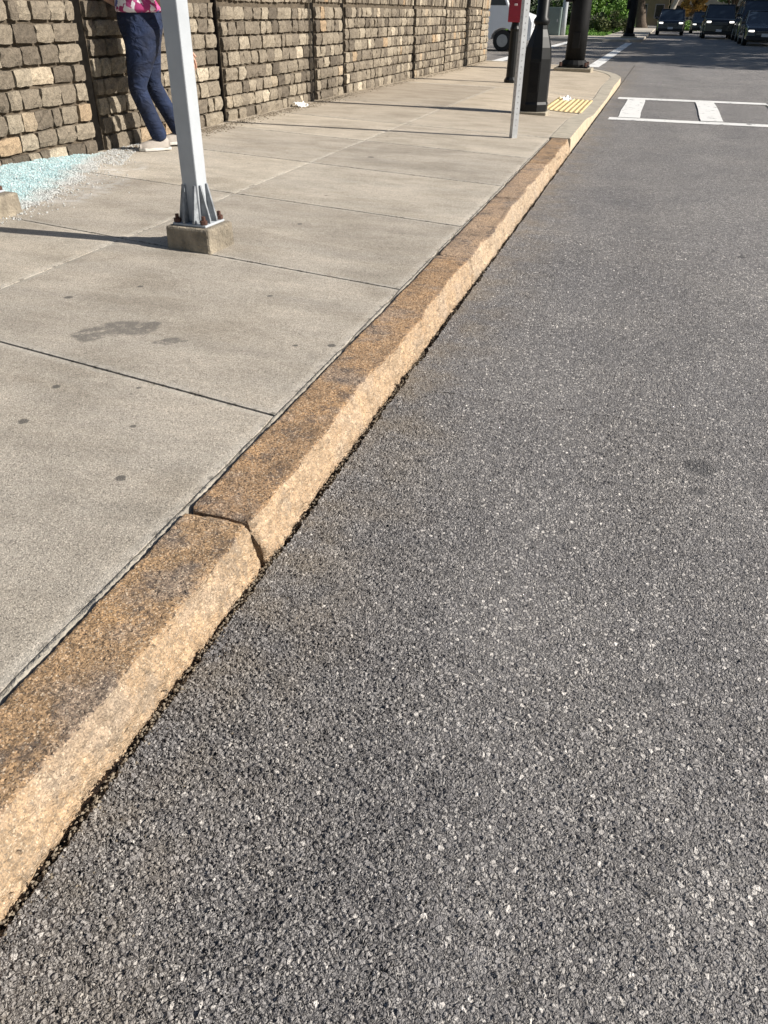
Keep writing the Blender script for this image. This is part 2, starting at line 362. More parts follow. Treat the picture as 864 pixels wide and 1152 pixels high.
# ------------------------------------------------------------------ pavement
def zp(x, y):
    x = np.asarray(x, float); y = np.asarray(y, float)
    z = .113 + .015*np.maximum(0, -.97-x)
    z = z - .03*sstep(11, 20, y)
    return z - .075*sstep(10.6, 12.2, y)*(1-sstep(14.6, 16.8, y))*sstep(-2.3, -1.0, x)
def pavement():
    V = []; F = []; T = []
    def slab(poly_fn, x0, x1, ya, yb, nx, ny, zoff=0):
        k = len(V)
        e = .035
        US = [0, e/(x1-x0)] + [q/nx for q in range(1, nx)] + [1-e/(x1-x0), 1]; VS = [0, .026] + [q/ny for q in range(1, ny)] + [.974, 1]
        nx = len(US)-1; ny = len(VS)-1; E_ = []
        for j in range(ny+1):
            for i in range(nx+1):
                x = x0+(x1-x0)*US[i]; a = ya(x); b = yb(x); y = a+(b-a)*VS[j]
                bd = i in (0, nx) or j in (0, ny)
                V.append((x, y, float(zp(x, y))+zoff - (.0025 if bd else 0))); E_.append(1. if bd else 0.)
        for j in range(ny):
            for i in range(nx):
                q = k+j*(nx+1)+i; F.append((q, q+1, q+nx+2, q+nx+1))
        ring = [k+i for i in range(nx+1)] + [k+j*(nx+1)+nx for j in range(1, ny+1)] + [k+ny*(nx+1)+i for i in range(nx-1, -1, -1)] + [k+j*(nx+1) for j in range(ny-1, 0, -1)]
        b0 = len(V)
        for q in ring: V.append((V[q][0], V[q][1], V[q][2]-.05))
        m = len(ring)
        for i in range(m): F.append((ring[i], b0+i, b0+(i+1) % m, ring[(i+1) % m]))
        tt = random.random(); E_ += [1.]*(len(V)-k-len(E_)); T.extend([(tt, q, 0., 1.) for q in E_])
    ks = [-3.6, -2.2, -.8, .6, 2.01, 3.42, 4.75, 6.13, 7.52, 8.93]; sl = .17; gp = .006
    lanes = [(-2.648, -.99), (-4.6, -2.655)]
    for a, b in zip(ks[:-1], ks[1:]):
        for x0, x1 in lanes:
            slab(None, x0, x1, lambda x, a=a: a+sl*(-.97-x)+gp, lambda x, b=b: b+sl*(-.97-x)-gp, 4, 4)
    # beyond the granite kerb: larger pours out to the rounded corner
    def corner(x): return 23.35 - 4.25*(1-math.sqrt(max(0, 1-((max(x, -3.6)+3.6)/2.62)**2))) if x > -3.6 else 23.35
    cuts = [8.93, 11.3, 14.9]
    for a, b in zip(cuts[:-1], cuts[1:]):
        for x0, x1 in ((-2.648, -.985), (-4.6, -2.655)):
            slab(None, x0, x1, lambda x, a=a: a+sl*(-.97-x)*(a < 10)+gp, lambda x, b=b: b-gp, 8, 8)
    slab(None, -4.6, -.985, lambda x: 14.9+gp, lambda x: max(15., corner(x)), 22, 10)
    slab(None, -40, -4.6, lambda x: 21.8, lambda x: 23.35, 10, 2)
    o = mesh('pavement', V, F, M['pave'])
    ca = o.data.color_attributes.new('tone', 'FLOAT_COLOR', 'POINT'); ca.data.foreach_set('color', np.array(T, np.float32).ravel())
    return tag(o, kind='structure')
pavement()
# dark dirt under the joints
def underlay():
    X, Y = np.meshgrid(np.linspace(-4.55, -.98, 12), np.linspace(-3, 18.8, 60))
    return tag(grid_mesh('subsoil', X, Y, zp(X, Y)-.018, M['dirt']), kind='structure')
underlay()
# mortar bead between kerb and slabs
def bead():
    V = []; F = []; ny = 700
    for j in range(ny):
        y = -1+j*(9.9/ny); a = mnoise.noise((0, y*6, 1))*.007; b = mnoise.noise((5, y*14, 1))*.006; c = mnoise.noise((9, y*5, 3))
        z = float(zp(-.98, y)) - .003 - max(0, c)*.02
        V += [(-.9905, y, z-.02), (-.989, y, z), (-.975+a*.6+b, y, z-.003), (-.969+a+b, y, z-.03)]
    for j in range(ny-1):
        for k in range(3): q = j*4+k; F.append((q, q+1, q+5, q+4))
    return tag(mesh('mortar_strip', V, F, simple('mortar_strip', (.33, .30, .25), .95, .3, 25, .01, 80), smooth=True), kind='structure')
bead()
for nm, V, F in (('gutter_bed', [(-.80, -3, -.028), (-.70, -3, -.028), (-.70, 19, -.028), (-.80, 19, -.028)], [(0, 1, 2, 3)]),):
    tag(mesh(nm, V, F, M['dirt']), kind='structure')

# ------------------------------------------------------------------ granite kerb stones
def kerb_stone(y0, y1, mat, res, label, seed, loose=0.):
    L = y1-y0; ny = max(6, int(L/res)); V = []
    ntop = max(6, int(.185/res))
    rows = []
    for j in range(ny+1):
        t = j/ny; y = y0+L*t
        end = min(t, 1-t)*L; rnd = max(0, .02-end)/.02
        edge = mnoise.noise((seed, y*3.2, 0))*.022 + mnoise.noise((seed, y*9, 3))*.012 + mnoise.noise((seed, y*33, 5))*.0025
        bell = mnoise.noise((seed+7, y*2.1, 1))*.009
        row = []
        nf = max(8, int(.19/res))
        for i in range(nf+1):
            s = i/nf; z = -.07+s*.183
            x = -.757+bell-(.026-edge*.75)*max(0, (z-.0)/.106)**1.2
            x += (mnoise.noise((seed*2+y*7, z*16, y*3))*.009 + abs(mnoise.noise((seed*4+y*13, z*22, y*5)))*-.009)*(1-abs(2*s-1)**4)
            row.append((x, z))
        xe, ze = row[-1]; row.insert(-1, (xe+(row[-2][0]-xe)*.15, ze-.0035))
        row.append((xe-.003, ze+.003)); row.append((xe-.007, ze+.0045)); row.append((xe-.011, ze+.005))
        xb = -.962+mnoise.noise((seed+3, y*4, 2))*.004 + mnoise.noise((seed+3, y*17, 2))*.0025
        for i in range(1, ntop+1):
            u = i/ntop; x = (xe-.011)+(xb-xe+.011)*u
            z = .118 + mnoise.noise((x*9, y*9, seed))*.0022 - .001
            if i == 1: z = (z+ze+.005)/2
            row.append((x, z))
        row.append((xb-.005, .105)); row.append((xb-.006, -.02))
        for (x, z) in row:
            k = rnd**2*.012
            yy = y + (k if t < .5 else -k)*0
            V.append((x-(k if x > -.85 else -k*.6), yy + mnoise.noise((x*14, z*14, seed+t))*.006*(1 if end < 1e-6 else 0), z-k*.7 if z > .05 else z))
        nr = len(row)
    F = []
    for j in range(ny):
        for i in range(nr-1): q = j*nr+i; F.append((q, q+nr, q+nr+1, q+1))
    F.append(tuple(range(nr))); F.append(tuple(ny*nr+i for i in range(nr-1, -1, -1)))
    o = mesh('kerb_stone', V, F, mat, smooth=True)
    fa = [1. if i <= nf+1 else 0. for i in range(nr)]*(ny+1)
    ca = o.data.color_attributes.new('face', 'FLOAT_COLOR', 'POINT'); ca.data.foreach_set('color', np.repeat(np.array(fa, np.float32), 4))
    for p in o.data.polygons[-2:]: p.use_smooth = False
    o.rotation_euler.z = 0
    return tag(o, label, 'kerb stone', 'granite kerb stones')
KS = [(-1.3, 1.424, GRAN[0], .007, 'golden granite kerb stone nearest the viewer, ending at the open crack'),
      (1.438, 4.06, GRAN[1], .009, 'orange tan granite kerb stone with dark dents just beyond the open crack'),
      (4.07, 5.68, GRAN[2], .013, 'third granite kerb stone, rosy brown, level with the footing of the grey post'),
      (5.69, 7.25, GRAN[2], .016, 'fourth granite kerb stone, speckled rosy, between post footing and perforated sign pole'),
      (7.26, 8.93, GRAN[3], .016, 'farthest granite kerb stone, brown, touching the pale concrete kerb')]
for i, (a, b, m, r, lb) in enumerate(KS): kerb_stone(a, b, m, r, lb, 2.3+i*5.1)

# pale concrete kerb that dips at the ramp and turns the corner
def conc_kerb():
    P = [(-.757, 8.94)] + [(-.757, 8.94+i*.35) for i in range(1, 29)]
    yl = P[-1][1]
    for i in range(1, 19):
        a = i/18*math.pi/2; P.append((-.757-2.85*(1-math.cos(a)), yl+4.35*math.sin(a)))
    P.append((-40, P[-1][1]))
    V = []; F = []; I = []
    for i, p in enumerate(P):
        a = Vector(P[max(0, i-1)]); b = Vector(P[min(len(P)-1, i+1)]); d = (b-a).normalized(); nrm = Vector((-d.y, d.x))
        q = Vector(p)+nrm*.225; z = float(zp(-.98 if p[1] < yl else q.x, p[1])) + .004
        for off, zz in ((0, -.05), (.014, z-.006), (.022, z), (.225, z+.002), (.226, -.03)):
            c = Vector(p)+nrm*off; V.append((c.x, c.y, zz))
    for i in range(len(P)-1):
        for k in range(4): q = i*5+k; F.append((q, q+5, q+6, q+1)); I.append(1 if k < 2 else 0)
    F.append((0, 1, 2, 3, 4)); I.append(0)
    o = mesh('concrete_kerb', V, F, [M['kerbconc'], M['kerbface']], mi=I)
    return tag(o, 'pale concrete kerb dipping at the yellow tactile plate and rounding the corner', 'kerb')
conc_kerb()

# loose grit along the gutter and the wall foot
def grit():
    V = []; F = []
    def peb(c, r, fl=.6):
        k = len(V); rr = [r*random.uniform(.6, 1.2) for _ in range(6)]
        a = random.random()*3
        ca, sa = math.cos(a), math.sin(a)
        for (x, y, z), q in zip(((1, 0, 0), (-1, 0, 0), (0, 1, 0), (0, -1, 0), (0, 0, 1), (0, 0, -1)), rr):
            x, y, z = x*q, y*q*.8, z*q*fl; V.append((c[0]+x*ca-y*sa, c[1]+x*sa+y*ca, c[2]+z))
        for f in ((0, 2, 4), (2, 1, 4), (1, 3, 4), (3, 0, 4), (2, 0, 5), (1, 2, 5), (3, 1, 5), (0, 3, 5)): F.append(tuple(k+i for i in f))
    for _ in range(3600):
        y = random.uniform(.2, 1)**1.0*random.choice((1.5, 3, 9)); peb((-.745+abs(random.gauss(0, .012))-.006, y, random.uniform(-.018, .004)), random.uniform(.0016, .0055))
    for _ in range(700):
        y = random.uniform(.3, 6); peb((-.738+abs(random.gauss(0, .10)), y, .002), random.uniform(.0012, .004))
    for _ in range(700):
        y = random.uniform(.3, 7); peb((-.976+random.gauss(0, .008), y, .104), random.uniform(.0015, .0045))
    for _ in range(2200):
        y = random.choice((random.uniform(6.2, 8), random.uniform(7.5, 12), random.uniform(8, 22))); x = -4.36+abs(random.gauss(0, .10)); peb((x, y, float(zp(x, y))+.003), random.uniform(.004, .014))
    o = mesh('loose_grit', V, F, None or simple('grit', (.20, .165, .12), .9, .6, 90)); return tag(o, kind='stuff')
grit()

# ------------------------------------------------------------------ painted markings
def ragged(V, F, x0, x1, y0, y1, step=.16, amp=.006, z=.005):
    k = len(V); L = max(2, int((y1-y0)/step)); Wd = max(2, int((x1-x0)/step))
    ring = []
    q = random.random()*50; nz = lambda a, b: mnoise.noise((a*.9, b*.9, q))*amp*2.5+random.gauss(0, amp*.25)
    for i in range(Wd): x = x0+(x1-x0)*i/Wd; ring.append((x, y0+nz(x, y0)))
    for i in range(L): y = y0+(y1-y0)*i/L; ring.append((x1+nz(x1, y), y))
    for i in range(Wd): x = x1-(x1-x0)*i/Wd; ring.append((x, y1+nz(x, y1)))
    for i in range(L): y = y1-(y1-y0)*i/L; ring.append((x0+nz(x0, y), y))
    for x, y in ring: V.append((x, y, z))
    F.append(tuple(range(k, k+len(ring))))
def marking(name, rects):
    V = []; F = []
    for i, r in enumerate(rects): ragged(V, F, *r, z=.006+.0015*i)
    return tag(mesh(name, V, F, M['white_paint']), kind='structure')
marking('crosswalk_marking', [(-.58, 6.8, 12.0, 12.3), (-.62, 1.74, 15.15, 15.5), (1.86, 6.8, 15.15, 15.5)] + [(-.46+i*1.09, -.17+i*1.09, 12.305, 15.145) for i in range(6)])
marking('side_street_marking', [(-1.95, -1.62, 24.4, 46.5), (-4.85, -4.5, 24.6, 46.5)])

# ------------------------------------------------------------------ stone wall
WX = -4.42
def wall():
    root = empty('stone_wall', (WX, 2, .1), 0, 'long low wall of squared tan stone blocks behind the pavement', 'wall')
    def panel(name, y0, y1, pier=False):
        V = []; F = []; I = []; T = []
        def block(ya, yb, za, zb, pr, tone):
            ny, nz = 4, 3; k = len(V); j = .006
            depth = .10
            c = [[None]*(nz+1) for _ in range(ny+1)]
            skew = [random.gauss(0, .005) for _ in range(4)]
            for a in range(ny+1):
                for b in range(nz+1):
                    u, v = a/ny, b/nz; ed = (a in (0, ny)) + (b in (0, nz))
                    y = ya+(yb-ya)*u + (random.gauss(0, j*.5)); z = za+(zb-za)*v + random.gauss(0, j*.45)
                    if ed == 2: y += (.003 if a == 0 else -.003); z += (.003 if b == 0 else -.003)
                    x = pr+random.gauss(0, .005) - (.007 if ed == 1 else (.012 if ed == 2 else 0))
                    V.append((x, y, z)); T.append(tone)
            idx = lambda a, b: k+a*(nz+1)+b
            for a in range(ny):
                for b in range(nz): F.append((idx(a, b), idx(a+1, b), idx(a+1, b+1), idx(a, b+1))); I.append(0)
            ring = [(a, 0) for a in range(ny+1)] + [(ny, b) for b in range(1, nz+1)] + [(a, nz) for a in range(ny-1, -1, -1)] + [(0, b) for b in range(nz-1, 0, -1)]
            b0 = len(V)
            for a, b in ring: p = V[idx(a, b)]; V.append((-depth, p[1], p[2])); T.append(tone)
            n = len(ring)
            for i in range(n): F.append((idx(*ring[i]), b0+i, b0+(i+1) % n, idx(*ring[(i+1) % n]))); I.append(0)
        z = -.02
        row = 0
        while z < 1.40:
            if row == 0: h = .13
            h = random.uniform(.128, .148) if z < 1.02 else .27
            if z >= 1.02 and row < 90: row = 100
            cop = row >= 100
            if z+h > 1.45: break
            y = y0 + .0; first = True; wob = random.random()*10
            while y < y1-.02:
                wd = random.uniform(.09, .17) if cop else random.choice((random.uniform(.10, .16), random.uniform(.17, .27), random.uniform(.18, .24)))
                if pier: wd = random.uniform(.18, .30)
                if first and not cop: wd *= random.uniform(.5, 1)
                first = False
                ye = min(y+wd, y1)
                if y1-ye < .07: ye = y1
                dz = mnoise.noise((y*1.0, wob, 0))*.006
                g0 = random.uniform(.0045, .0085)
                tone = min(1, max(0, random.gauss(.5, .25)))
                if pier: tone = random.uniform(.65, .95)
                block(y+g0, ye-g0, z+dz+g0+.005, z+h+dz-g0-.004+(random.uniform(-.03, .02) if cop else 0), random.uniform(-.004, .014), (tone, random.random(), 0, 1))
                y = ye
            z += h + (.035 if (z < 1.02 <= z+h) else 0); row += 1
        # mortar backing
        k = len(V)
        x0 = -.034
        for p in ((x0, y0, -.1), (x0, y1, -.1), (x0, y1, 1.27), (x0, y0, 1.27), (-.42, y0, -.1), (-.42, y1, -.1), (-.42, y1, 1.27), (-.42, y0, 1.27)): V.append(p); T.append((.5, .5, 0, 1))
        for f in ((0, 1, 2, 3), (3, 2, 6, 7), (1, 5, 6, 2), (0, 3, 7, 4), (4, 7, 6, 5)): F.append(tuple(k+i for i in f)); I.append(1)
        o = mesh(name, V, F, [M['stone'], M['mortar']], root, mi=I)
        ca = o.data.color_attributes.new('tone', 'FLOAT_COLOR', 'POINT'); ca.data.foreach_set('color', np.array(T, np.float32).ravel())
        o.location = (0, -2, .06)
        return o
    cuts = [2.0, 6.10, 8.36, 11.0, 12.14, 15.9, 18.3, 20.3, 22.05]  # some cuts are added along the cast shadows of the poles
    for a, b in zip(cuts[:-1], cuts[1:]): panel('wall_panel', a+.065, b-.065)
    panel('end_pier', 22.1, 23.0, True)
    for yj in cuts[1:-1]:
        mb = MB(); mb.box((-.07, yj-2, .60), (.06, .14, 1.3)); mb.build('joint_and_shadow_strip', M['joint_shadow'], root)  # black strips: true joints, plus added ones that darken the pole shadows
    return root
wall()

# ------------------------------------------------------------------ crushed glass heap
def glass_heap():
    g = G('crushed_glass'); v = g.obj(); c = g.sep(g.vor(v, 95).outputs['Color']); n = g.noise(v, 4, 4)
    at = g.n('ShaderNodeAttribute', attribute_name='tone'); tc = g.sep(at.outputs['Color'])
    col = g.ramp(c[0], [(0, (.50, .76, .80)), (.3, (.66, .93, .96)), (.8, (.78, .97, .98)), (1, (.96, .98, .98))])
    col = g.mix(g.mr(tc[0], .0, .9), (.80, .80, .77), col)
    g.bump(g.noise(v, 130, 3), .03)
    m = g.fin(col, .3, Specular_IOR_Level=.6)
    V = []; F = []; T = []
    pts = [(-4.40, 2.6), (-3.75, 2.9), (-3.56, 3.7), (-3.58, 4.15), (-3.70, 4.55), (-3.86, 4.92), (-4.02, 5.35), (-4.20, 5.7), (-4.34, 6.0), (-4.42, 6.2)]
    def xfront(y):
        for (xa, ya), (xb, yb) in zip(pts[:-1], pts[1:]):
            if ya <= y <= yb: return xa+(xb-xa)*(y-ya)/(yb-ya)
        return -4.42
    def depth(x, y):
        d = (xfront(y)-x); d2 = (6.2-y)*.6
        return min(d, d2)
    def hgt(x, y):
        d = depth(x, y) + mnoise.noise((x*5, y*5, 2))*.12
        return .075*max(0, min(1, (d-.08)/.55))**.8 + max(0, d)*.02*mnoise.noise((x*9, y*9, 0))
    def tone(x, y): return float(sstep(-.04, .24, depth(x, y)+mnoise.noise((x*7, y*7, 4))*.08))
    nx, ny = 70, 210
    for j in range(ny+1):
        for i in range(nx+1):
            x = -4.42+i*(1.1/nx); y = 2.6+j*(3.7/ny); h = hgt(x, y)
            V.append((x, y, float(zp(x, y)) + (h-.004 if h > .004 else -.02))); T.append((tone(x, y), 0, 0, 1))
    for j in range(ny):
        for i in range(nx): q = j*(nx+1)+i; F.append((q, q+1, q+nx+2, q+nx+1))
    nb = 0
    for _ in range(120000):
        if nb > 34000: break
        y = random.uniform(2.7, 6.6); x = random.uniform(-4.40, -3.2); d = depth(x, y) + mnoise.noise((x*5, y*5, 2))*.12
        pr = 1 if d > .0 else math.exp(d/.06)*.35
        if y > 6.0: pr *= .6
        if y > 5.6 and x < xfront(y)+.25: pr = max(pr, .35)
        if random.random() > pr: continue
        nb += 1; h = max(0, hgt(x, y)); r = random.uniform(.0012, .0045)
        k = len(V); Mx = Matrix.Rotation(random.random()*6, 3, Vector((random.gauss(0, 1), random.gauss(0, 1), random.gauss(0, 1))).normalized())
        cpt = Vector((x, y, float(zp(x, y))+h+r*.7))
        t = tone(x, y)*random.uniform(.7, 1)
        for q in ((-1, -1, -1), (1, -1, -1), (1, 1, -1), (-1, 1, -1), (-1, -1, 1), (1, -1, 1), (1, 1, 1), (-1, 1, 1)): V.append(tuple(cpt + Mx @ (Vector(q)*r))); T.append((t, 0, 0, 1))
        for f in ((3, 2, 1, 0), (4, 5, 6, 7), (0, 1, 5, 4), (1, 2, 6, 5), (2, 3, 7, 6), (3, 0, 4, 7)): F.append(tuple(k+i for i in f))
    o = mesh('crushed_glass_heap', V, F, m)
    ca = o.data.color_attributes.new('tone', 'FLOAT_COLOR', 'POINT'); ca.data.foreach_set('color', np.array(T, np.float32).ravel())
    return tag(o, 'heap of pale blue crushed glass against the foot of the wall', 'glass heap', kind='stuff')
glass_heap()

# ------------------------------------------------------------------ bolted grey posts on concrete footings
def bolted_post(loc, rz, label, H=3.6, fw=.27):
    r = empty('steel_post', loc, rz, label, 'post', 'grey posts bolted to concrete footings')
    f = MB(); f.box((0, 0, .08), (fw, .25, .20), taper=.96); f.build('footing', M['footing'], r, .012)
    p = MB(); p.box((0, 0, .187), (.20, .185, .012)); p.build('base_plate', M['postpaint'], r, .003)
    s = MB(); s.box((0, 0, .194+H/2), (.092, .092, H)); s.build('shaft', M['postpaint'], r, .006)
    def fin(ang, off):
        m = MB(); m.prism([(.047, .195), (.094, .195), (.094, .21), (.056, .375), (.047, .375)], -.006, .006, 'y')
        Mx = Matrix.Rotation(ang, 4, 'Z') @ Matrix.Translation((0, off, 0))
        m.V = [tuple(Mx @ Vector(q)) for q in m.V]; m.build('gusset', M['gusset'], r, .001)
    for k in range(4):
        for off in (-.03, .03): fin(k*math.pi/2, off)
    for sx in (-1, 1):
        for sy in (-1, 1):
            m = MB(); m.lathe([(.019, .194), (.019, .214)], (sx*.08, sy*.074, 0), 6); m.lathe([(.010, .214), (.010, .234)], (sx*.08, sy*.074, 0), 8); m.build('bolt', M['rust'], r)
    return r
bolted_post((-2.19, 3.735, .068), R_(-4), 'grey square steel post whose whole bolted footing is in view')
bolted_post((-3.70, 3.86, .09), R_(-4), 'concrete footing at the left picture edge, its post cut off by the frame', fw=.36)

# ------------------------------------------------------------------ perforated sign pole
def sign_pole():
    r = empty('sign_pole', (-1.34, 8.74, .115), R_(38), 'thin perforated galvanised sign pole standing before the black lamp post', 'sign pole')
    h = MB(); h.box((0, 0, 1.8), (.06, .06, 3.8)); h.mi = 1
    for k in range(66):
        z = .12+k*.052
        h.box((.0305, 0, z), (.0012, .010, .010)); h.box((0, -.0305, z), (.010, .0012, .010))
        h.box((-.0305, 0, z), (.0012, .010, .010)); h.box((0, .0305, z), (.010, .0012, .010))
    h.build('perforated_tube', [M['galv'], M['label_dark']], r)
sign_pole()

# ------------------------------------------------------------------ black lamp post with bell base
def lamp_post():
    x, y = -1.50, 11.2
    r = empty('lamp_post', (x, y, float(zp(x, y))), 0, 'black lamp post with tall tapering bell base near the yellow tactile plate', 'lamp post')
    m = MB(); m.box((0, 0, .005), (.40, .40, .07)); m.build('footing', M['concrete'], r, .01)
    b = MB(); b.lathe([(.195, .04), (.195, .12), (.183, .15), (.176, .62), (.158, .74), (.122, .85), (.09, .93), (.078, 1.0)], n=8, phase=math.pi/8); b.build('bell_base', M['black'], r, .004)
    p = MB(); p.lathe([(.088, .98), (.098, 1.0), (.098, 1.03), (.075, 1.06), (.062, 3.8)], n=16); p.build('pole', M['black'], r, smooth=True)
    d = MB(); d.box((0, -.165, .42), (.12, .02, .34)); d.build('hatch', M['blackm'], r, .004)
    l = MB(); l.lathe([(.08, 3.8), (.17, 3.9), (.2, 4.3), (.05, 4.5)], n=8); l.build('lantern', M['blackm'], r)
lamp_post()

# ------------------------------------------------------------------ fire alarm box
def fire_box():
    x, y = -2.62, 16.1
    r = empty('fire_alarm_box', (x, y, float(zp(x, y))), 0, 'red fire alarm box on a slim black post near the end of the wall', 'alarm box')
    m = MB(); m.lathe([(.115, -.03), (.115, .05), (.085, .09), (.075, .8), (.085, .84), (.07, .88), (.06, .95)], n=10); m.build('post', M['black'], r, .004)
    b = MB(); b.box((0, 0, 1.24), (.25, .2, .60)); b.prism([(-.15, 1.562), (.15, 1.562), (0, 1.72)], -.12, .12); b.build('box', M['red'], r, .012)
    d = MB(); d.box((0, -.104, 1.22), (.19, .012, .42)); d.build('door', M['red'], r, .004)
    l = MB(); l.box((0.02, -.1125, 1.30), (.11, .004, .045)); l.build('name_plate', M['label'], r)
    h = MB(); h.box((0, -.118, 1.2), (.05, .016, .03)); h.build('handle', M['label'], r, .004)
fire_box()

# ------------------------------------------------------------------ big dark signal masts
def signal_pole(loc, label, rz=0):
    r = empty('signal_pole', loc, rz, label, 'signal pole', 'dark signal poles at the street corners')
    f = MB(); f.box((0, 0, .03), (.84, .7, .12)); f.build('footing', M['concrete'], r, .015)
    b = MB(); b.box((0, 0, .105), (.66, .60, .035)); b.lathe([(.31, .12), (.31, .16), (.25, .24)], n=16); b.build('base_plate', M['blackm'], r, .005)
    p = MB(); p.lathe([(.225, .23), (.215, 1.), (.19, 4.2)], n=20); p.build('shaft', M['blackm'], r, smooth=True)
    d = MB(); d.box((0, -.222, .62), (.16, .03, .3)); d.build('hand_hole', M['black'], r, .005)
    c = MB(); c.box((-.27, 0, 1.55), (.16, .3, .42)); c.build('controller_box', M['blackm'], r, .01)
    for sx in (-1, 1):
        for sy in (-1, 1):
            m = MB(); m.lathe([(.035, .12), (.035, .2)], (sx*.28, sy*.25, 0), 6); m.build('bolt', M['rust'], r)
    return r
x, y = -1.93, 20.7
signal_pole((x, y, float(zp(x, y))-.02), 'thick dark signal pole on the near corner beyond the tactile plate')
signal_pole((-2.05, 51.8, .1), 'thick dark signal pole on the far corner beside the green bushes')

# ------------------------------------------------------------------ tactile plate
def tactile():
    r = empty('tactile_plate', (-1.2, 13.25, .0), 0, 'worn yellow tactile paving plate set in the dipped corner pavement', 'tactile plate')
    m = MB(); V = []; F = []; nx, ny = 10, 16
    for j in range(ny+1):
        for i in range(nx+1): x = -1.50+i*.055; y = 12.2+j*.125; V.append((x+1.2, y-13.25, float(zp(x, y))+.008))
    for j in range(ny):
        for i in range(nx): q = j*(nx+1)+i; F.append((q, q+1, q+nx+2, q+nx+1))
    m.add(V, F); m.mi = 1
    for j in range(20):
        for i in range(8):
            x = -1.47+i*.07; y = 12.26+j*.1; m.lathe([(.026, -.002), (.018, .012)], (x+1.2, y-13.25, float(zp(x, y))+.008), 8)
    m.build('domed_plate', [M['tactile'], simple('tactile_dome', (.72, .55, .27), .6, .15, 6)], r)
tactile()

# ------------------------------------------------------------------ litter
def litter(name, loc, s, label, mat, cat='litter'):
    V = []; F = []; n = 6
    for j in range(n+1):
        for i in range(n+1):
            u, v = i/n-.5, j/n-.5; z = .35*abs(mnoise.noise((u*4+loc[0], v*4, 0)))+.25*max(0, u)
            V.append((u*s*(1+.3*mnoise.noise((v*5, 1, loc[1]))), v*s*.7, .004+z*s))
    for j in range(n):
        for i in range(n): q = j*(n+1)+i; F.append((q, q+1, q+n+2, q+n+1))
    o = mesh(name, V, F, mat); md = o.modifiers.new('thick', 'SOLIDIFY'); md.thickness = .002
    o.location = loc; o.rotation_euler = (.35, .1, 1.1); return tag(o, label, cat)
M['paper'] = simple('paper', (.75, .74, .71), .8, .1, 20)
litter('paper_scrap', (-4.30, 10.15, .175), .16, 'crumpled white paper scrap lying at the foot of the wall', M['paper'])
litter('paper_scrap', (-1.36, 13.9, .06), .2, 'small white paper scrap lying on the yellow tactile plate', M['paper'])

